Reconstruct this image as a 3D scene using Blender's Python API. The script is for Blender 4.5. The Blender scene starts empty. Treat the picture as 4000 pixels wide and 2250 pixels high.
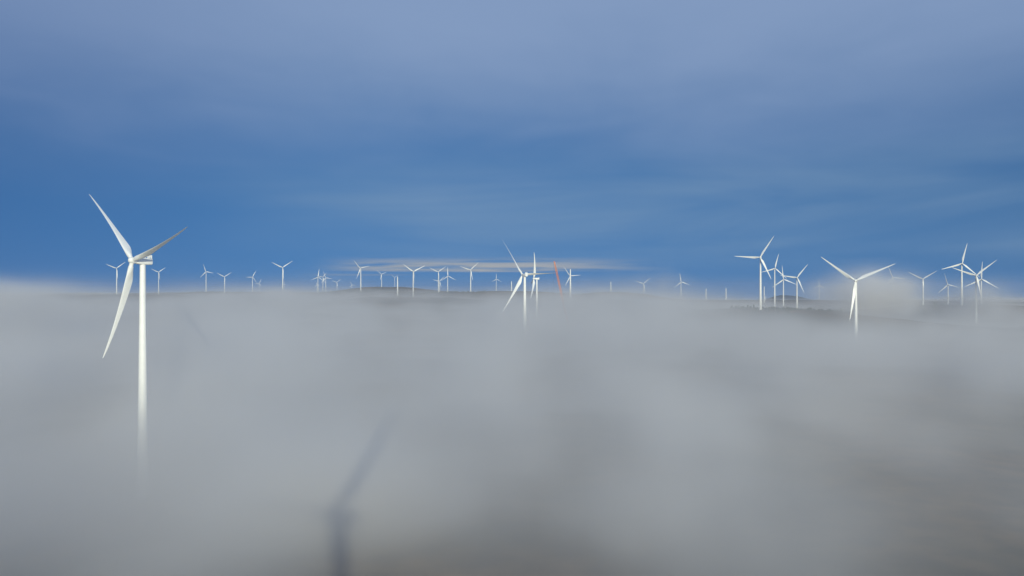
import bpy, bmesh, math, random
from mathutils import Vector, Matrix, noise

sc = bpy.context.scene
COL = sc.collection
R_ = math.radians
F = 2000 / math.tan(R_(30))          # focal length in photo pixels (4000 wide)
CAMZ = 104.0                         # the lens, on the nacelle of the viewer's own turbine
RB = 50.0                            # blade length in metres
HH = 102.0                           # usual hub height
random.seed(4)

# ------------------------------------------------------------------ materials
def mat(name, col, rough=0.5, var=0.06, scale=0.35, spec=0.4):
    m = bpy.data.materials.new(name); m.use_nodes = True
    nt = m.node_tree; b = nt.nodes['Principled BSDF']
    tc = nt.nodes.new('ShaderNodeTexCoord'); nz = nt.nodes.new('ShaderNodeTexNoise')
    nz.inputs['Scale'].default_value = scale; nz.inputs['Detail'].default_value = 5
    nt.links.new(tc.outputs['Object'], nz.inputs['Vector'])
    rp = nt.nodes.new('ShaderNodeValToRGB')
    rp.color_ramp.elements[0].position = .3; rp.color_ramp.elements[1].position = .7
    rp.color_ramp.elements[0].color = [c * (1 - var) for c in col] + [1]
    rp.color_ramp.elements[1].color = [min(1, c * (1 + var)) for c in col] + [1]
    nt.links.new(nz.outputs['Fac'], rp.inputs['Fac'])
    nt.links.new(rp.outputs['Color'], b.inputs['Base Color'])
    b.inputs['Roughness'].default_value = rough
    b.inputs['Specular IOR Level'].default_value = spec
    return m

M_TOWER = mat('tower_paint', (.77, .79, .80), .45, .03)
M_BLADE = mat('blade_gelcoat', (.78, .80, .81), .38, .03)
M_NAC = mat('nacelle_shell', (.76, .78, .79), .45, .03)
M_DARK = mat('dark_metal', (.06, .06, .065), .5, .1)
M_ORANGE = mat('crane_paint', (.72, .25, .08), .45, .08)
M_CONC = mat('concrete', (.35, .34, .32), .8, .1)
M_GLASS = mat('cab_glass', (.03, .04, .05), .08, .02)

# ------------------------------------------------------------------ mesh helpers
def mesh(name, bm, m, parent=None, smooth=True):
    me = bpy.data.meshes.new(name)
    bmesh.ops.recalc_face_normals(bm, faces=bm.faces)
    bm.to_mesh(me); bm.free()
    if smooth:
        me.polygons.foreach_set('use_smooth', [True] * len(me.polygons))
        try: me.set_sharp_from_angle(angle=R_(40))
        except Exception: pass
    me.materials.append(m)
    o = bpy.data.objects.new(name, me); COL.objects.link(o)
    if parent: o.parent = parent
    return o

def loft(bm, rings, cap=True):
    vs = [[bm.verts.new(p) for p in r] for r in rings]
    n = len(vs[0])
    for a, b in zip(vs, vs[1:]):
        for i in range(n):
            bm.faces.new((a[i], a[(i + 1) % n], b[(i + 1) % n], b[i]))
    if cap:
        bm.faces.new(vs[0][::-1]); bm.faces.new(vs[-1])

def circle(r, z, n=32, c=(0, 0)):
    return [(c[0] + r * math.cos(2 * math.pi * i / n), c[1] + r * math.sin(2 * math.pi * i / n), z) for i in range(n)]

def box(bm, lo, hi, bev=0):
    g = bmesh.ops.create_cube(bm, size=1)
    for v in g['verts']:
        v.co = Vector([lo[k] + (v.co[k] + .5) * (hi[k] - lo[k]) for k in range(3)])
    if bev:
        es = list({e for v in g['verts'] for e in v.link_edges})
        bmesh.ops.bevel(bm, geom=es, offset=bev, segments=3, profile=.5, affect='EDGES')

def bar(bm, a, b, r, n=6):
    a, b = Vector(a), Vector(b); d = (b - a).normalized()
    u = d.orthogonal().normalized(); w = d.cross(u)
    loft(bm, [[p + r * (math.cos(2 * math.pi * i / n) * u + math.sin(2 * math.pi * i / n) * w) for i in range(n)] for p in (a, b)])

def tag(o, label=None, cat=None, group=None, kind=None):
    for k, v in (('label', label), ('category', cat), ('group', group), ('kind', kind)):
        if v: o[k] = v
    return o

# ------------------------------------------------------------------ turbine parts (front of the machine is local -Y)
OVER = 5.6                            # hub centre in front of the tower axis
def tower_bm(h):
    bm = bmesh.new()
    rb, rt = 2.75, 1.36
    zs = [0, .25]
    secs = [0, .18, .40, .66, 1.0]
    rings = [circle(rb + .35, 0), circle(rb + .35, .3), circle(rb, .3)]
    for k in range(1, len(secs)):
        z = .3 + (h - .3) * secs[k]; r = rb + (rt - rb) * secs[k]
        rings.append(circle(r + .004, z - .12))
        if k < len(secs) - 1:                       # flange joint between tower sections
            rings += [circle(r + .025, z - .1), circle(r + .025, z + .1), circle(r, z + .12)]
    rings.append(circle(rt, h))
    loft(bm, rings)
    return bm

def nacelle_bm():
    bm = bmesh.new()
    def sec(y, w, zt, zb, p=4.0, n=28):
        out = []
        for i in range(n):
            a = 2 * math.pi * i / n; c, s = math.cos(a), math.sin(a)
            x = w * math.copysign(abs(c) ** (2 / p), c); z = math.copysign(abs(s) ** (2 / p), s)
            out.append((x, y, (zt + zb) / 2 + z * (zt - zb) / 2))
        return out
    loft(bm, [sec(-OVER + 1.55, 1.25, 1.25, -1.2, 2.2), sec(-OVER + 1.9, 1.5, 1.5, -1.4, 2.8), sec(-OVER + 3.0, 1.68, 1.66, -1.5, 4.5),
              sec(-2.2, 1.72, 1.72, -1.62, 6), sec(2.0, 1.72, 1.72, -1.62, 6), sec(4.2, 1.68, 1.66, -1.5, 6), sec(4.55, 1.55, 1.5, -1.3, 6)])
    return bm

def cooler_bm():
    bm = bmesh.new()
    box(bm, (-1.7, 3.55, 3.0), (1.7, 3.95, 3.28), .05)
    box(bm, (-1.7, 3.55, 1.62), (-1.42, 3.95, 3.0)); box(bm, (1.42, 3.55, 1.62), (1.7, 3.95, 3.0))
    box(bm, (-1.41, 3.68, 1.9), (1.41, 3.82, 2.99))
    for s in (-1, 1): bar(bm, (s * 1.5, 1.7, 1.68), (s * 1.5, 3.6, 2.9), .09)
    return bm

def mast_bm():
    bm = bmesh.new()
    bar(bm, (0, 2.6, 1.68), (0, 2.6, 3.3), .05); bar(bm, (-.5, 2.6, 3.2), (.5, 2.6, 3.2), .04)
    for s in (-.5, .5): bar(bm, (s, 2.6, 3.2), (s, 2.6, 3.6), .07)
    return bm

def hub_bm():                         # spinner: body of revolution about -Y, origin at hub centre
    bm = bmesh.new()
    prof = [(1.55, 1.25), (1.45, 1.45), (.9, 1.58), (.1, 1.62), (-.7, 1.56), (-1.3, 1.34), (-1.75, .98), (-2.05, .5), (-2.13, .12)]
    loft(bm, [[(r * math.cos(2 * math.pi * i / 32), y, r * math.sin(2 * math.pi * i / 32)) for i in range(32)] for y, r in prof])
    return bm

def blade_bm(pitch):
    """Blade along +Z from the hub centre, upwind is -Y, turning clockwise seen from the front."""
    bm = bmesh.new()
    st = [(.022, 2.0, 1.0, 0), (.05, 2.0, 1.0, 0), (.09, 2.5, .80, 14), (.14, 3.35, .50, 15), (.20, 3.9, .36, 13), (.28, 3.6, .29, 10),
          (.38, 3.05, .25, 7), (.50, 2.45, .22, 4.5), (.62, 1.95, .2, 2.8), (.74, 1.5, .19, 1.5), (.85, 1.12, .18, .6), (.93, .8, .17, 0),
          (.98, .48, .17, 0), (1.0, .14, .2, 0)]
    fine = []
    for (p, q) in zip(st, st[1:]):
        for i in range(5): fine.append([p[k] + (q[k] - p[k]) * i / 5 for k in range(4)])
    fine.append(list(st[-1]))
    for _ in range(3):
        fine = [fine[0]] + [[b[0]] + [(a[k] + 2 * b[k] + c[k]) / 4 for k in (1, 2, 3)] for a, b, c in zip(fine, fine[1:], fine[2:])] + [fine[-1]]
    st = fine
    rings = []; n = 36
    for t, ch, th, tw in st:
        ch *= 1.12 if t > .06 else 1
        a = R_(pitch + tw)
        te = Vector((-math.cos(a), math.sin(a), 0)) if True else None
        nrm = Vector((math.sin(a), math.cos(a), 0))
        off = -3.4 * t ** 2.4 - math.sin(R_(1)) * t * RB
        ring = []
        for i in range(n):
            u = 2 * math.pi * i / n
            xc = .5 - .5 * math.cos(u)                      # 0 leading .. 1 trailing
            rnd = .5 * math.sin(u)
            foil = math.copysign(1, math.sin(u)) * 2.6 * (.2969 * math.sqrt(xc) - .126 * xc - .3516 * xc ** 2 + .2843 * xc ** 3 - .1036 * xc ** 4) if xc > 0 else 0
            mixr = max(0, min(1, (th - .36) / .64))
            yy = ch * (mixr * rnd + (1 - mixr) * foil * th * .75)
            piv = .5 * mixr + .3 * (1 - mixr)
            p = te * ((xc - piv) * ch) + nrm * yy
            ring.append((p.x, p.y + off, t * RB))
        rings.append(ring)
    loft(bm, rings)
    return bm

_me = {}
def shared(name, key, make, m, parent):
    if key not in _me:
        o = mesh(name, make(), m, parent); _me[key] = o.data
        return o
    o = bpy.data.objects.new(name, _me[key]); COL.objects.link(o); o.parent = parent
    return o

def px(x, y, D): return Vector(((x - 2000) / F * D, D, CAMZ + (1125 - y) / F * D))

BASES = []                            # ground height under every machine
def turbine(hub, theta, psi, base_z, label, group, pitch=12, detail=False):
    """hub: world hub centre; theta: clock angle of the first blade in the picture; psi: turn of the rotor axis to the left of the viewer."""
    view = Vector((hub.x, hub.y, 0)).normalized()
    left = Vector((-view.y, view.x, 0))
    a = R_(psi)
    ax = -view * math.cos(a) + left * math.sin(a)
    rz = math.atan2(ax.x, -ax.y)                     # local -Y -> ax
    tilt = R_(5)
    h = hub.z - 1.9 - base_z
    e = bpy.data.objects.new('wind_turbine', None); COL.objects.link(e)
    e.empty_display_size = 5
    top = Vector((hub.x, hub.y, 0)) - ax * OVER
    e.location = (top.x, top.y, base_z); e.rotation_euler = (0, 0, rz)
    tag(e, label, 'wind turbine', group)
    BASES.append((top.x, top.y, base_z))
    key = ('tower', 1 if abs(h - (HH - 1.9)) < 1e-6 else round(h, 1))
    shared('tower', key, lambda: tower_bm(h), M_TOWER, e)
    N = Matrix.Translation((0, 0, h + 1.55)) @ Matrix.Rotation(-tilt * .55, 4, 'X')
    na = shared('nacelle', 'nac', nacelle_bm, M_NAC, e); na.matrix_local = N
    if detail:
        shared('cooler', 'cool', cooler_bm, M_NAC, na); shared('wind_sensor', 'mast', mast_bm, M_NAC, na)
    hl = Vector((0, -OVER, h + 1.9))
    T = Matrix.Translation(hl) @ Matrix.Rotation(-tilt, 4, 'X')
    hb = shared('hub', 'hub', hub_bm, M_NAC, e); hb.matrix_local = T
    mirror = 1 if math.cos(a) >= 0 else -1           # seen from the front the local +X points left... of the machine
    for k in range(3):
        th = R_(theta + 120 * k)
        # from the front, image right is local +X (front faces the viewer); from behind it is -X
        b = shared('blade', ('blade', pitch), lambda: blade_bm(pitch), M_BLADE, e)
        b.matrix_local = T @ Matrix.Rotation(th * mirror, 4, 'Y')
    return e

G = 'white wind turbines standing out of the fog'
# hub x, hub y, rotor radius (photo px), clock angle, cos of turn (sign: which side), facing, lowest visible y, label
TUR = [
 (517, 1017, 398, -46.5, 57.6, 1860, 'largest white wind turbine, close by, its rotor turned sideways and its tower sinking into fog', 84),
 (455, 1048, 42, 53, 10, 1150, 'small wind turbine just left of the largest one, behind its lower blade', 12),
 (620, 1063, 31, 54, -8, 1148, 'small Y-shaped wind turbine just right of the tower of the largest one', 12),
 (804, 1061, 31, -18, 14, 1135, 'small wind turbine with one blade near upright, beside a Y-shaped one to its right', 12),
 (877, 1081, 32, 57, 5, 1152, 'small Y-shaped wind turbine next to one whose blade stands near upright', 12),
 (987, 1082, 28, 28, -16, 1138, 'small wind turbine with a level blade pointing left above a tinier lookalike', 12),
 (1013, 1107, 19, 26, -10, 1136, 'tiny wind turbine touched by a blade of the slightly bigger one beside it', 12),
 (1104, 1045, 46, 56, 4, 1152, 'slender tall Y-shaped wind turbine alone left of the tight cluster', 12),
 (1111, 1110, 14, -5, 0, 1142, 'faint tiny wind turbine almost hidden behind the tower of the slender tall one', 12),
 (1243, 1082, 33, 8, -18, 1143, 'foremost wind turbine on the left side of the tight cluster of four', 12),
 (1261, 1082, 25, 43, 10, 1143, 'middle wind turbine of the tight cluster, one blade up to the right', 12),
 (1272, 1085, 27, -20, 12, 1140, 'wind turbine on the right side of the tight cluster, blade level to the right', 12),
 (1238, 1112, 15, -20, 8, 1138, 'faintest and lowest wind turbine at the left foot of the tight cluster', 12),
 (1316, 1103, 22, 50, 5, 1128, 'small short-standing Y-shaped wind turbine right of the tight cluster', 12),
 (1374, 1113, 16, -24, 5, 1128, 'faint tiny wind turbine low between two bigger ones on the dark ridge', 12),
 (1407, 1048, 43, -42, 28, 1128, 'bright wind turbine on the ridge beneath the left end of the cream cloud', 12),
 (1490, 1071, 24, -51, 14, 1118, 'small wind turbine on the dark ridge crest left of a bare tower', 12),
 (1542, 1083, 16, -57, 0, 1122, 'ghostly faint wind turbine just left of a bright bare tower', 12),
 (1616, 1061, 52, 63, -20, 1204, 'Y-shaped wind turbine right of a bare tower, with a long tower into the fog', 12),
 (1712, 1062, 38, 55, 6, 1162, 'Y-shaped wind turbine under the cream cloud with a faint one just behind it', 12),
 (1717, 1099, 28, 45, 0, 1136, 'ghostly wind turbine right behind the tower of a Y-shaped one', 12),
 (1750, 1078, 36, -2, -20, 1134, 'wind turbine shaped like an upside-down Y below the middle of the cream cloud', 12),
 (1838, 1054, 43, 48, 6, 1130, 'Y-shaped wind turbine with a raised right blade below the right part of the cream cloud', 12),
 (1939, 1090, 23, 0, -14, 1137, 'small upside-down Y wind turbine left of the fog-wrapped large one in the middle', 12),
 (2041, 1074, 164, -33, 152, 1290, 'large wind turbine seen from behind in the middle, blades wide, foot lost in fog', 122),
 (2085, 1088, 106, 18, 88, 1240, 'wind turbine seen edge-on, one blade straight up, close behind the large middle one', 84),
 (2227, 1078, 43, -34, 10, 1150, 'wind turbine whose rotor shows behind a thick bare tower near the orange crane', 12),
 (2514, 1108, 34, 50, 5, 1130, 'faint Y-shaped wind turbine alone in fog right of the crane', 12),
 (2661, 1101, 36, -9, -12, 1140, 'faint upside-down Y wind turbine in fog between the crane and the right group', 12),
 (2969, 1005, 98, 33, 8, 1207, 'tallest wind turbine of the right group, one blade level to the left', 12),
 (3028, 1048, 59, 14, -16, 1202, 'wind turbine just right of the tallest of its group, blade near upright', 12),
 (3061, 1091, 55, -6, -8, 1183, 'upside-down Y wind turbine between two neighbours in front of the blue hill', 12),
 (3114, 1084, 66, 38, -8, 1183, 'wind turbine at the right end of its group with a blade reaching to the left', 12),
 (3200, 1115, 26, -2, 5, 1169, 'faint small upside-down Y wind turbine left of the bank of puffed fog', 12),
 (3341, 1096, 158, -53.5, 6, 1335, 'large Y-shaped wind turbine in front of the round puff of fog', 14),
 (3488, 1084, 48, -22, 12, 1130, 'faded wind turbine half veiled by the round puff of fog', 12),
 (3605, 1090, 60, 58, 6, 1156, 'Y-shaped wind turbine right of the fog puff on the dark ridge', 12),
 (3702, 1112, 47, -15, 14, 1165, 'smaller wind turbine left of the tall tower in the far right group', 12),
 (3759, 1029, 81, 13, -12, 1180, 'tallest wind turbine of the far right group with a blade near upright', 12),
 (3814, 1076, 92, 50, -6, 1165, 'wind turbine with widest blades in the far right group, overlapping two others', 12),
 (3834, 1090, 69, 3, -8, 1136, 'upside-down Y wind turbine behind the widest bladed one at the far right', 12),
]
for (hx, hy, r, th, psi, vis, lab, pitch) in TUR:
    D = RB * F / r
    hub = px(hx, hy, D)
    bz = min(hub.z - HH, px(hx, vis + (90 if r > 300 else 4), D).z)
    turbine(hub, th, psi, bz, lab, G, pitch, detail=r > 90)

# the turbine the viewer stands on: behind the lens, it throws the shadow on the fog
own = turbine(Vector((0, -OVER - 5.4, CAMZ - 4.0)), -47.5, -58, 0.0,
              "viewer's own white wind turbine, seen only by its shadow on the near fog", G, 70, detail=True)

# ------------------------------------------------------------------ bare towers still waiting for their machines
BARE = [
 (1553, 1081, 1150, 3000, 'bright bare tower without rotor on the ridge beside a Y-shaped turbine'),
 (1998, 1099, 1128, 3600, 'short stub of a bare tower left of the large middle turbine'),
 (2228, 1052, 1155, 2300, 'thick bare tower without rotor right of the orange crane'),
 (2386, 1100, 1132, 4200, 'tiny bare tower tip in fog right of the thick bare tower'),
 (2758, 1127, 1168, 4300, 'pale grey bare tower in fog, left neighbour of a bright bare tower'),
 (2836, 1125, 1164, 4000, 'bright small bare tower left of the right turbine group'),
 (2985, 1119, 1174, 3900, 'bare tower right beside the foot of the tallest right group turbine'),
 (2991, 1156, 1175, 6500, 'tiny bare tower stub at the foot of a bigger bare tower'),
 (1291, 1131, 1168, 4300, 'faint thin bare tower below the tight cluster of turbines'),
]
for (x, yt, yb, D, lab) in BARE:
    t = px(x, yt, D); b = px(x, yb + 8, D)
    h = max(40, min(t.z - b.z, 96))
    o = mesh('turbine_tower', tower_bm(h), M_TOWER)
    o.location = (t.x, t.y, t.z - h)
    BASES.append((t.x, t.y, t.z - h))
    tag(o, lab, 'tower', 'bare turbine towers without rotors')

# ------------------------------------------------------------------ orange crane
def crane():
    D = 1700
    tip = px(2164, 1016, D); ref = px(2189, 1131, D)
    dirv = (ref - tip).normalized()
    gz = CAMZ - 88
    foot = tip + dirv * ((tip.z - gz - 2.4) / -dirv.z)
    c = bpy.data.objects.new('crane', None); COL.objects.link(c)
    c.location = (foot.x + 2, foot.y, gz)
    BASES.append((foot.x, foot.y, gz))
    tag(c, 'orange lattice boom crane leaning left out of the fog beside the edge-on turbine', 'crane')
    def L(p): return Vector(p) - c.location
    bm = bmesh.new()
    up = -dirv; u = Vector((1, 0, 0)); u = (u - up * u.dot(up)).normalized(); w = up.cross(u)
    Lb = (tip - foot).length - 7
    n = 44
    def corner(t, k):
        wd = 1.35 * min(1, .35 + t * n / 3, .3 + (1 - t) * n / 4)
        s = ((-1, -1), (1, -1), (1, 1), (-1, 1))[k]
        return L(foot + up * (Lb * t)) + u * (s[0] * wd) + w * (s[1] * wd)
    for k in range(4):
        for i in range(n):
            a, b = i / n, (i + 1) / n
            bar(bm, corner(a, k), corner(b, k), .34, 6)
            bar(bm, corner(a, k), corner(a, (k + 1) % 4), .2, 5)
            k2 = (k + 1) % 4
            bar(bm, corner(a, k if i % 2 else k2), corner(b, k2 if i % 2 else k), .2, 5)
    mesh('boom', bm, M_ORANGE, c, False)
    bm = bmesh.new(); top = foot + up * Lb
    box(bm, (-1.1, -.8, -.5), (1.1, .8, 1.2), .15)
    bar(bm, (-.6, 0, .8), (-1.9, 0, 4.2), .3); bar(bm, (.7, 0, .9), (-1.7, 0, 4.6), .26); bar(bm, (.8, 0, .8), (.3, 0, 4.8), .22); bar(bm, (.3, 0, 4.8), (-1.8, 0, 4.5), .22)
    hd = mesh('boom_head', bm, M_ORANGE, c, False); hd.location = L(top)
    bm = bmesh.new(); g = foot.copy()
    box(bm, (-3.5, -2.2, 1.6), (7.5, 2.2, 4.2), .2); box(bm, (5.2, -2.4, 1.7), (8.6, 2.4, 4.6), .15)
    mesh('crane_house', bm, M_ORANGE, c, False)
    bm = bmesh.new(); box(bm, (-4.2, -3.6, 1.8), (-1.8, -2.3, 4.4), .15); mesh('cab', bm, M_GLASS, c, False)
    for s in (-1, 1):
        bm = bmesh.new(); box(bm, (-5.2, s * 3.6 - .7, .05), (5.8, s * 3.6 + .7, 1.55), .6); mesh('crawler_track', bm, M_DARK, c, False)
    bm = bmesh.new(); p = L(top) + Vector((-1.7, 0, 4.2))
    for s in (-.25, .25): bar(bm, (p.x + s, p.y, p.z), (p.x + s, p.y, p.z - 70), .05, 5)
    box(bm, (p.x - .6, p.y - .5, p.z - 72), (p.x + .6, p.y + .5, p.z - 70), .2)
    mesh('hoist_block', bm, M_DARK, c, False)
    bm = bmesh.new()
    for s in (-.9, .9): bar(bm, (7, s, 4.2), (L(top).x + .4, L(top).y + s * .5, L(top).z), .06, 5)
    mesh('pendant_line', bm, M_DARK, c, False)
crane()

# ------------------------------------------------------------------ ground
CTRL = [(0, -11, 0), (-250, 200, 4), (300, 250, 2), (0, 500, 6), (-500, 900, 8), (500, 700, 6), (-900, -600, 5), (900, -600, 0),
        (-1500, 1800, 30), (1500, 1400, 20), (0, 2200, 30), (-900, 2600, 42), (700, 2600, 35), (-2500, 3600, 70), (2600, 3000, 40)]
CTRL += [tuple(px(x, y, D)) for x in (2700, 2950, 3200, 3500, 3900) for (y, D) in ((1174, 5600), (1177, 7600), (1179, 10000))]
PTS = BASES + CTRL
def ground_z(x, y):
    sw = sz = 0
    for (a, b, z) in PTS:
        d2 = (x - a) ** 2 + (y - b) ** 2
        w = 1 / (d2 + 900) ** 1.6
        sw += w; sz += w * z
    z = sz / sw
    D = math.hypot(x, y)
    near = min([(x - a) ** 2 + (y - b) ** 2 for a, b, c in PTS]) ** .5
    k = min(1, near / 120)
    z += k * (noise.fractal(Vector((x / 420, y / 420, 2.3)), 1, 2, 5) * 6 * min(1, D / 900))
    if D > 900: z += min(1, near / 50) * 2.6 * noise.fractal(Vector((x / 60, y / 60, 8.1)), 1, 2, 2)
    if D > 8500: z -= (D - 8500) * .028
    return z
bm = bmesh.new()
def axis(vals):
    out = []
    for (a, b, s) in vals:
        n = int(round((b - a) / s)); out += [a + (b - a) * i / n for i in range(n)]
    return out + [vals[-1][1]]
xs = axis([(-26000, -8000, 1500), (-8000, -2800, 160), (-2800, -900, 36), (-900, 900, 30), (900, 2800, 36), (2800, 8000, 160), (8000, 26000, 1500)])
ys = axis([(-6000, -900, 400), (-900, 1400, 38), (1400, 3600, 34), (3600, 4500, 60), (4500, 9000, 130), (9000, 30000, 1200)])
grid = [[bm.verts.new((x, y, ground_z(x, y))) for x in xs] for y in ys]
for j in range(len(ys) - 1):
    for i in range(len(xs) - 1):
        bm.faces.new((grid[j][i], grid[j][i + 1], grid[j + 1][i + 1], grid[j + 1][i]))
mg = bpy.data.materials.new('moorland'); mg.use_nodes = True
nt = mg.node_tree; b = nt.nodes['Principled BSDF']; b.inputs['Roughness'].default_value = .95; b.inputs['Specular IOR Level'].default_value = .1
tc = nt.nodes.new('ShaderNodeTexCoord')
def nz(scale, det=6):
    n = nt.nodes.new('ShaderNodeTexNoise'); n.inputs['Scale'].default_value = scale; n.inputs['Detail'].default_value = det
    nt.links.new(tc.outputs['Object'], n.inputs['Vector']); return n
def ramp(src, stops):
    r = nt.nodes.new('ShaderNodeValToRGB')
    while len(r.color_ramp.elements) < len(stops): r.color_ramp.elements.new(.5)
    for e, (p, c) in zip(r.color_ramp.elements, stops): e.position = p; e.color = (*c, 1)
    nt.links.new(src.outputs['Fac'], r.inputs['Fac']); return r
ra = ramp(nz(.006), [(.38, (.040, .035, .019)), (.5, (.105, .068, .031)), (.62, (.18, .105, .046))])
rb_ = ramp(nz(.06), [(.35, (.45, .45, .45)), (.65, (1.2, 1.2, 1.2))])
mx = nt.nodes.new('ShaderNodeMix'); mx.data_type = 'RGBA'; mx.blend_type = 'MULTIPLY'; mx.inputs['Factor'].default_value = 1
nt.links.new(ra.outputs['Color'], mx.inputs[6]); nt.links.new(rb_.outputs['Color'], mx.inputs[7]); nt.links.new(mx.outputs[2], b.inputs['Base Color'])
g = mesh('ground', bm, mg); tag(g, kind='structure')

# low conifer scrub that breaks the outline of the ridges (a far-off wood that reads as one mass)
bm = bmesh.new(); rt = random.Random(5); nt_ = 0
for (x0, x1, d0, d1, cnt) in [(2840, 3330, 1650, 2750, 2600), (3500, 3990, 1900, 3900, 1800), (1240, 1900, 3300, 4700, 2200), (150, 1000, 2600, 5400, 1400)]:
    for _ in range(cnt):
        D = rt.uniform(d0, d1); p = px(rt.uniform(x0, x1), 1125, D)
        if noise.noise(Vector((p.x / 140, p.y / 140, 1.7))) < -.12: continue
        if min([(p.x - a) ** 2 + (p.y - b_) ** 2 for a, b_, c in BASES]) < 30 ** 2: continue
        h = rt.uniform(2.5, 7.5) * (1 + .3 * noise.noise(Vector((p.x / 60, p.y / 60, 4)))); z = ground_z(p.x, p.y) - .6; r = h * rt.uniform(.26, .42); a0 = rt.uniform(0, 6)
        lx, ly = rt.uniform(-.3, .3), rt.uniform(-.3, .3)
        for (zb, zt, rr) in ((.08, .62, 1.0), (.42, 1.0, .66)):
            tipv = bm.verts.new((p.x + lx, p.y + ly, z + h * zt))
            ring = [bm.verts.new((p.x + rr * r * rt.uniform(.75, 1.2) * math.cos(a0 + k * 1.047), p.y + rr * r * rt.uniform(.75, 1.2) * math.sin(a0 + k * 1.047), z + h * (zb + rt.uniform(-.04, .06)))) for k in range(6)]
            for k in range(6): bm.faces.new((ring[k], ring[(k + 1) % 6], tipv))
            bm.faces.new(ring[::-1])
wood = mesh('woodland', bm, mat('conifer_needles', (.035, .045, .028), .9, .35, .05, .1), None, False); tag(wood, kind='stuff')

# far hill behind the right group
bm = bmesh.new()
D = 14000; hc = px(3080, 1172, D)
nx, ny = 70, 24
prof = [(-1500, 0), (-420, .08), (-300, .3), (-180, .75), (-60, 1.0), (60, .96), (160, .8), (260, .55), (420, .3), (700, .12), (1500, 0)]
def hp(x):
    for (a, za), (b2, zb) in zip(prof, prof[1:]):
        if a <= x <= b2: t = (x - a) / (b2 - a); t = t * t * (3 - 2 * t); return za + (zb - za) * t
    return 0
gr = []
for j in range(ny):
    row = []
    for i in range(nx):
        x = -1500 + 3000 * i / (nx - 1); v = -1 + 2 * j / (ny - 1)
        z = -90 + 165 * hp(x) * (1 - v * v) + noise.fractal(Vector((x / 150, v * 3, 7)), 1, 2, 4) * 5
        row.append(bm.verts.new((hc.x + x, hc.y + v * 1400, hc.z + z)))
    gr.append(row)
for j in range(ny - 1):
    for i in range(nx - 1): bm.faces.new((gr[j][i], gr[j][i + 1], gr[j + 1][i + 1], gr[j + 1][i]))
hm = mat('far_woodland', (.04, .05, .04), .95, .3, .01, .1)
tag(mesh('hills', bm, hm), kind='structure')

# ------------------------------------------------------------------ fog: one volume, density from its height below an uneven top
FOG_X, FOG_Y, FOG_Z = (-3600, 3600), (-700, 7000), (-6, 166)
fv = bpy.data.volumes.new('fog'); fog = bpy.data.objects.new('fog', fv); COL.objects.link(fog)
tag(fog, kind='stuff')
fm = bpy.data.materials.new('fog_air'); fm.use_nodes = True
fnt = fm.node_tree; fnt.nodes.clear()
out = fnt.nodes.new('ShaderNodeOutputMaterial'); pv = fnt.nodes.new('ShaderNodeVolumePrincipled')
pv.inputs['Color'].default_value = (.987, .977, .959, 1); pv.inputs['Density'].default_value = 1.0
pv.inputs['Density Attribute'].default_value = 'density'; pv.inputs['Anisotropy'].default_value = 0.14
fnt.links.new(pv.outputs['Volume'], out.inputs['Volume'])
fv.materials.append(fm)

gn = bpy.data.node_groups.new('fog_density', 'GeometryNodeTree')
gn.interface.new_socket('Geometry', in_out='INPUT', socket_type='NodeSocketGeometry')
gn.interface.new_socket('Geometry', in_out='OUTPUT', socket_type='NodeSocketGeometry')
N = gn.nodes; LK = gn.links.new
def m_(op, a, b=None, c=None):
    n = N.new('ShaderNodeMath'); n.operation = op
    for i, v in enumerate((a, b, c)):
        if v is None: continue
        if isinstance(v, (int, float)): n.inputs[i].default_value = v
        else: LK(v, n.inputs[i])
    return n.outputs[0]
pos = N.new('GeometryNodeInputPosition'); sep = N.new('ShaderNodeSeparateXYZ'); LK(pos.outputs[0], sep.inputs[0])
X, Y, Z = sep.outputs
def gnoise(sx, sy, sz, det, off):
    cmb = N.new('ShaderNodeCombineXYZ')
    LK(m_('MULTIPLY_ADD', X, 1 / sx, off), cmb.inputs[0]); LK(m_('MULTIPLY_ADD', Y, 1 / sy, off * 1.7), cmb.inputs[1]); LK(m_('MULTIPLY_ADD', Z, 1 / sz, off * .3), cmb.inputs[2])
    n = N.new('ShaderNodeTexNoise'); n.inputs['Scale'].default_value = 1; n.inputs['Detail'].default_value = det
    LK(cmb.outputs[0], n.inputs['Vector']); return m_('SUBTRACT', n.outputs[0], .5)
def gauss(cx, cy, rx, ry):
    a = m_('MULTIPLY', m_('SUBTRACT', X, cx), 1 / rx); b = m_('MULTIPLY', m_('SUBTRACT', Y, cy), 1 / ry)
    q = m_('ADD', m_('MULTIPLY', a, a), m_('MULTIPLY', b, b))
    return m_('EXPONENT', m_('MULTIPLY', q, -1))
def gauss3(c, rx, ry, rz):
    a = m_('MULTIPLY', m_('SUBTRACT', X, c[0]), 1 / rx); b = m_('MULTIPLY', m_('SUBTRACT', Y, c[1]), 1 / ry); d = m_('MULTIPLY', m_('SUBTRACT', Z, c[2]), 1 / rz)
    q = m_('ADD', m_('ADD', m_('MULTIPLY', a, a), m_('MULTIPLY', b, b)), m_('MULTIPLY', d, d))
    return m_('EXPONENT', m_('MULTIPLY', q, -1))
top = m_('MULTIPLY_ADD', gnoise(330, 330, 2000, 4, 3.1), 62, CAMZ - 5)
top = m_('ADD', top, m_('MULTIPLY', gnoise(900, 1500, 4000, 3, 8.4), 44))
nearby = N.new('ShaderNodeMapRange'); nearby.interpolation_type = 'SMOOTHSTEP'
nearby.inputs['From Min'].default_value = 1900; nearby.inputs['From Max'].default_value = 900; nearby.inputs['To Min'].default_value = 40; nearby.inputs['To Max'].default_value = 92
LK(Y, nearby.inputs['Value'])
top = m_('ADD', top, m_('MULTIPLY', gnoise(120, 120, 400, 2, 2.2), nearby.outputs[0]))
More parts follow.
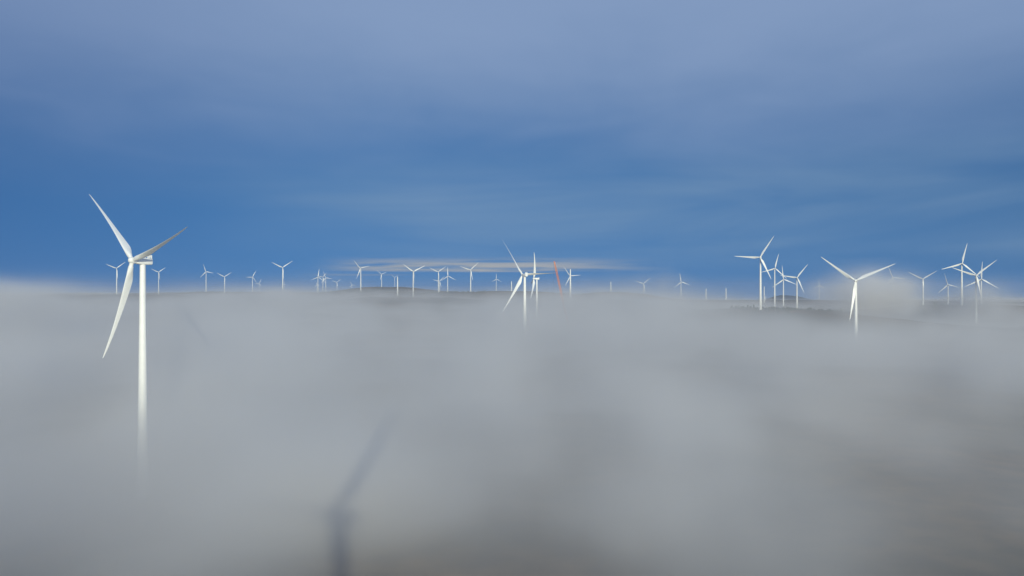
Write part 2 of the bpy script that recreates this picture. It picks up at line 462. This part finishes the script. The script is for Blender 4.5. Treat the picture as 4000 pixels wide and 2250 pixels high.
# banks and hollows of the fog top: (photo x, distance, half-width px, half-depth m, height change)
fall = N.new('ShaderNodeMapRange'); fall.interpolation_type = 'SMOOTHSTEP'
fall.inputs['From Min'].default_value = 1300; fall.inputs['From Max'].default_value = 2800; fall.inputs['To Max'].default_value = -26
LK(Y, fall.inputs['Value']); top = m_('ADD', top, fall.outputs[0])
for (pxx, D, wpx, ry, dz) in [(20, 1300, 260, 350, 34), (3150, 1900, 330, 500, -14), (3900, 1900, 220, 600, -6), (1500, 1900, 500, 500, -8),
                              (2480, 1350, 330, 330, 32), (2060, 1350, 300, 250, 14), (1090, 2600, 170, 400, 34), (420, 2200, 300, 700, -8),
                              (1900, 290, 2600, 190, -30), (1500, 620, 900, 150, 8),
                              (3090, 1450, 280, 750, -40), (3660, 1400, 140, 700, -22), (3815, 1500, 70, 150, 24), (1550, 1150, 330, 650, -13), (720, 1200, 200, 600, -9),
                              (30, 800, 200, 200, 14),
                              (3150, 4300, 480, 1800, -44), (3800, 4000, 300, 1500, -24), (3250, 6400, 800, 1500, -54)]:
    c = px(pxx, 1125, D)
    top = m_('ADD', top, m_('MULTIPLY', gauss(c.x, c.y, wpx / F * D, ry), dz))
depth = m_('MAXIMUM', m_('SUBTRACT', top, Z), 0)
rho = m_('MULTIPLY', m_('POWER', m_('MULTIPLY', depth, 1 / 33.5), 1.25), .0015)
rho = m_('MULTIPLY', rho, m_('EXPONENT', m_('MULTIPLY', gnoise(92, 110, 115, 3, 5.5), 11.0)))
rho = m_('MULTIPLY', rho, m_('EXPONENT', m_('MULTIPLY', gnoise(430, 430, 3000, 3, 7.7), 5.0)))
# torn puffs standing above the fog: (photo x, y, distance, half-width px, half-depth m, half-height px, density)
lump = m_('MAXIMUM', m_('MULTIPLY_ADD', gnoise(50, 50, 36, 4, 1.5), 5.0, 1.0), 0)
puff = None
rnd = random.Random(11)
SOFT = []
for i in range(30):               # near billows, about as tall as wide
    D = rnd.uniform(400, 900); cx = (i * .618034 % 1) * 4300 - 150
    if 330 < cx < 720 and D < 470: D += 150
    s_ = 480 / D
    SOFT.append((cx, 1125 + rnd.uniform(52, 88) / D * F, D, rnd.uniform(150, 260) * s_, rnd.uniform(28, 50), rnd.uniform(150, 240) * s_, rnd.uniform(.006, .014)))
for (pxx, pyy, D, wpx, ry, hpx, k) in SOFT + [(3405, 1138, 1290, 112, 60, 60, .036), (3320, 1156, 1250, 112, 45, 52, .024), (3480, 1160, 1330, 90, 60, 46, .016),
                                       (40, 1150, 950, 190, 90, 46, .014), (300, 1185, 1000, 200, 90, 42, .009), (800, 1185, 1500, 190, 120, 50, .007), (1110, 1180, 1700, 120, 120, 48, .010),
                                       (1330, 1210, 1500, 170, 100, 50, .007), (2240, 1192, 1760, 190, 90, 56, .009), (2480, 1200, 1800, 220, 100, 40, .008), (2680, 1205, 1700, 150, 100, 46, .007),
                                       (2050, 1200, 1800, 160, 90, 48, .008), (3810, 1190, 1550, 70, 60, 46, .012), (3000, 1290, 1250, 260, 80, 60, .008), (1700, 1235, 1500, 230, 100, 60, .006),
                                       (3341, 1345, 1060, 190, 60, 62, .014), (3341, 1410, 1040, 200, 70, 50, .030), (2041, 1300, 1000, 170, 60, 66, .012), (2095, 1270, 1560, 120, 60, 46, .008), (1450, 1165, 2800, 380, 200, 28, .0060),
                                       (700, 1330, 700, 210, 60, 90, .008), (1080, 1300, 760, 180, 60, 95, .009), (2600, 1330, 720, 260, 70, 100, .008), (2300, 1450, 560, 260, 50, 130, .007),
                                       (1750, 1450, 600, 240, 50, 120, .006), (3700, 1350, 800, 200, 60, 90, .006), (1130, 1960, 330, 190, 40, 150, .011), (3830, 1160, 1500, 90, 60, 50, .010), (2205, 1180, 1580, 75, 50, 36, .014), (2420, 1150, 1900, 120, 60, 24, .008), (930, 1165, 1600, 110, 80, 34, .008)]:
    u = D / F
    t = m_('MULTIPLY', gauss3(px(pxx, pyy, D), wpx * u, ry, hpx * u), k)
    puff = t if puff is None else m_('ADD', puff, t)
rho = m_('ADD', rho, m_('MULTIPLY', puff, lump))
# thin mist lying over everything below the lens
rho = m_('ADD', rho, m_('DIVIDE', .00006, m_('ADD', m_('EXPONENT', m_('MULTIPLY', m_('SUBTRACT', Z, CAMZ - 4), 1 / 9.0)), 1.0)))
deep = N.new('ShaderNodeMapRange'); deep.interpolation_type = 'SMOOTHSTEP'
deep.inputs['From Min'].default_value = 62; deep.inputs['From Max'].default_value = -12; deep.inputs['To Max'].default_value = .027
LK(Z, deep.inputs['Value'])
rho = m_('ADD', rho, m_('MULTIPLY', deep.outputs[0], gauss(-185, 395, 120, 130)))
rho = m_('MULTIPLY', rho, m_('GREATER_THAN', rho, .00001))
vc = N.new('GeometryNodeVolumeCube')
LK(rho, vc.inputs['Density'])
vc.inputs['Min'].default_value = (FOG_X[0], FOG_Y[0], FOG_Z[0]); vc.inputs['Max'].default_value = (FOG_X[1], FOG_Y[1], FOG_Z[1])
vc.inputs['Resolution X'].default_value = 400; vc.inputs['Resolution Y'].default_value = 430; vc.inputs['Resolution Z'].default_value = 36
sm = N.new('GeometryNodeSetMaterial'); sm.inputs['Material'].default_value = fm
go = N.new('NodeGroupOutput'); LK(vc.outputs[0], sm.inputs['Geometry']); LK(sm.outputs[0], go.inputs[0])
md = fog.modifiers.new('fog_density', 'NODES'); md.node_group = gn

# ------------------------------------------------------------------ clear-air haze that blues the far hills
zmin = min(v.co.z for v in bpy.data.objects['ground'].data.vertices)
zmin = min(zmin, min(v.co.z for v in bpy.data.objects['hills'].data.vertices))
bm = bmesh.new(); box(bm, (-27000, -6500, zmin - 1), (27000, 30500, 270))
hzm = bpy.data.materials.new('haze_air'); hzm.use_nodes = True
hn = hzm.node_tree; hn.nodes.clear()
ho = hn.nodes.new('ShaderNodeOutputMaterial'); hv = hn.nodes.new('ShaderNodeVolumePrincipled')
hv.inputs['Color'].default_value = (.44, .64, 1.0, 1); hv.inputs['Density'].default_value = 2.8e-5; hv.inputs['Anisotropy'].default_value = 0.1
hv.inputs['Density Attribute'].default_value = ''
hn.links.new(hv.outputs['Volume'], ho.inputs['Volume'])
tag(mesh('haze', bm, hzm, None, False), kind='stuff')

# ------------------------------------------------------------------ light
SUN_EL, SUN_AZ = 12.9, 11.1           # low sun behind the viewer, throwing shadows ahead and a little to the left
tos = Vector((math.sin(R_(SUN_AZ)) * math.cos(R_(SUN_EL)), -math.cos(R_(SUN_AZ)) * math.cos(R_(SUN_EL)), math.sin(R_(SUN_EL))))
sl = bpy.data.lights.new('sun', 'SUN'); sl.energy = 3.5; sl.angle = R_(1.1); sl.color = (1, .955, .71)
so = bpy.data.objects.new('sun', sl); COL.objects.link(so); so.rotation_euler = tos.to_track_quat('Z', 'Y').to_euler()

w = bpy.data.worlds.new('World'); sc.world = w; w.use_nodes = True
wt = w.node_tree; wt.nodes.clear(); WL = wt.links.new
def wm(op, a, b=None, c=None, clamp=False):
    n = wt.nodes.new('ShaderNodeMath'); n.operation = op; n.use_clamp = clamp
    for i, v in enumerate((a, b, c)):
        if v is None: continue
        if isinstance(v, (int, float)): n.inputs[i].default_value = v
        else: WL(v, n.inputs[i])
    return n.outputs[0]
def wmix(f, a, b, blend='MIX'):
    n = wt.nodes.new('ShaderNodeMix'); n.data_type = 'RGBA'; n.blend_type = blend
    for s, v in ((0, f), (6, a), (7, b)):
        if isinstance(v, (int, float)): n.inputs[s].default_value = v
        elif isinstance(v, tuple): n.inputs[s].default_value = (*v, 1)
        else: WL(v, n.inputs[s])
    return n.outputs[2]
wc = wt.nodes.new('ShaderNodeTexCoord'); ws = wt.nodes.new('ShaderNodeSeparateXYZ'); WL(wc.outputs['Generated'], ws.inputs[0])
dx, dy, dz = ws.outputs
el = wm('ARCSINE', dz); az = wm('ARCTAN2', dx, dy)
def wn(kx, ky, det, off, dist=0.0):
    c = wt.nodes.new('ShaderNodeCombineXYZ'); WL(wm('MULTIPLY', az, kx), c.inputs[0]); WL(wm('MULTIPLY', el, ky), c.inputs[1]); c.inputs[2].default_value = off
    n = wt.nodes.new('ShaderNodeTexNoise'); n.inputs['Scale'].default_value = 1; n.inputs['Detail'].default_value = det; n.inputs['Distortion'].default_value = dist
    WL(c.outputs[0], n.inputs['Vector']); return n.outputs['Fac']
SKY_TINT = (.385, .69, .98)
def sstep(x, a, b):
    n = wt.nodes.new('ShaderNodeMapRange'); n.interpolation_type = 'SMOOTHSTEP'
    n.inputs['From Min'].default_value = a; n.inputs['From Max'].default_value = b
    WL(x, n.inputs['Value']); return n.outputs[0]
sky = wt.nodes.new('ShaderNodeTexSky'); sky.sky_type = 'NISHITA'; sky.sun_disc = False
sky.sun_elevation = R_(SUN_EL); sky.sun_rotation = R_(180 - SUN_AZ); sky.air_density = 1.0; sky.dust_density = .6; sky.ozone_density = 2.0
cv = wt.nodes.new('ShaderNodeCombineXYZ'); WL(dx, cv.inputs[0]); WL(dy, cv.inputs[1]); WL(wm('MULTIPLY_ADD', wm('MAXIMUM', dz, 0), .6, .33), cv.inputs[2])
vn = wt.nodes.new('ShaderNodeVectorMath'); vn.operation = 'NORMALIZE'; WL(cv.outputs[0], vn.inputs[0]); WL(vn.outputs[0], sky.inputs['Vector'])
K = 10.0                              # colours below are as seen; the background strength is 0.1
def kc(r, g, b): return tuple(K * (c / 255 / 12.92 if c < 11 else ((c / 255 + .055) / 1.055) ** 2.4) for c in (r, g, b))
col = wmix(1.0, sky.outputs[0], SKY_TINT, 'MULTIPLY')
# thin high veil, thicker overhead, torn by soft noise
n1 = wn(2.2, 5.0, 4, 1.3, .6); n2 = wn(5, 16, 5, 4.1, .4); n3 = wn(1.3, 9, 3, 9.2, .3); n4 = wn(6, 22, 6, 11.7, .9)
veil = sstep(wm('ADD', el, wm('ADD', wm('MULTIPLY', wm('SUBTRACT', n1, .5), .15), wm('MULTIPLY_ADD', wm('SUBTRACT', n4, .5), .045, wm('MULTIPLY', wm('SUBTRACT', n2, .5), .05)))), .07, .33)
col = wmix(wm('MULTIPLY', veil, .92), col, kc(135, 158, 194))
# milky streaks low down, right of the middle
low = wm('MULTIPLY', wm('MULTIPLY', sstep(el, .012, .05), wm('SUBTRACT', 1, sstep(el, .08, .18))), sstep(wm('ADD', az, wm('MULTIPLY', wm('SUBTRACT', n3, .5), .8)), -.36, .06))
low = wm('MULTIPLY', low, sstep(wn(2.4, 15, 4, 2.7, .6), .2, .8))
col = wmix(wm('MULTIPLY', low, .72), col, kc(128, 156, 184))
# grey-blue air along the horizon
col = wmix(wm('MULTIPLY', wm('SUBTRACT', 1, sstep(el, -.004, .02)), .35), col, kc(120, 150, 178))
# cream cloud bank with a level underside
nb = wn(9, 190, 5, 6.6, .3); nw = wn(5, 40, 3, 3.3, .2)
win = wm('MULTIPLY', sstep(az, -.23, -.12), wm('SUBTRACT', 1, sstep(az, .0, .2)))
elw = wm('ADD', el, wm('MULTIPLY', wm('SUBTRACT', nw, .5), .003))
body = wm('MULTIPLY', sstep(elw, .0176, .0196), wm('SUBTRACT', 1, sstep(wm('ADD', elw, wm('MULTIPLY', wm('SUBTRACT', nb, .5), .016)), .026, .0385)))
body = wm('MULTIPLY', wm('MULTIPLY', body, win), sstep(nb, .32, .58))
col = wmix(wm('MULTIPLY', body, .9), col, wmix(sstep(nb, .42, .66), kc(146, 158, 172), kc(180, 179, 173)))
thin = wm('MULTIPLY', wm('MULTIPLY', sstep(elw, .0135, .0148), wm('SUBTRACT', 1, sstep(elw, .0150, .0168))), wm('MULTIPLY', sstep(az, -.24, -.19), wm('SUBTRACT', 1, sstep(az, -.15, -.10))))
col = wmix(wm('MULTIPLY', thin, .4), col, kc(150, 158, 168))
# darker, bluer tint painted into the sky colour towards the left
edge = wm('MULTIPLY', sstep(wm('MULTIPLY', az, -1), .12, .62), .34)
base = wmix(edge, col, wmix(1.0, col, (.30, .42, .62), 'MULTIPLY'))
bg = wt.nodes.new('ShaderNodeBackground'); bg.inputs['Strength'].default_value = .10
wo = wt.nodes.new('ShaderNodeOutputWorld'); WL(base, bg.inputs['Color']); WL(bg.outputs[0], wo.inputs['Surface'])

# ------------------------------------------------------------------ camera and render
cd = bpy.data.cameras.new('camera'); cam = bpy.data.objects.new('camera', cd); COL.objects.link(cam)
cam.location = (0, 0, CAMZ); cam.rotation_euler = (R_(90), 0, 0)
cd.sensor_width = 36; cd.lens = 18 / math.tan(R_(30)); cd.clip_start = .1; cd.clip_end = 60000
sc.camera = cam
sc.view_settings.view_transform = 'Standard'; sc.view_settings.look = 'None'; sc.view_settings.exposure = 0; sc.view_settings.gamma = 1
sc.render.resolution_x, sc.render.resolution_y = 1024, 576
cy = sc.cycles
cy.volume_bounces = 4; cy.max_bounces = 8; cy.volume_step_rate = 6; cy.volume_max_steps = 400
cy.use_denoising = True
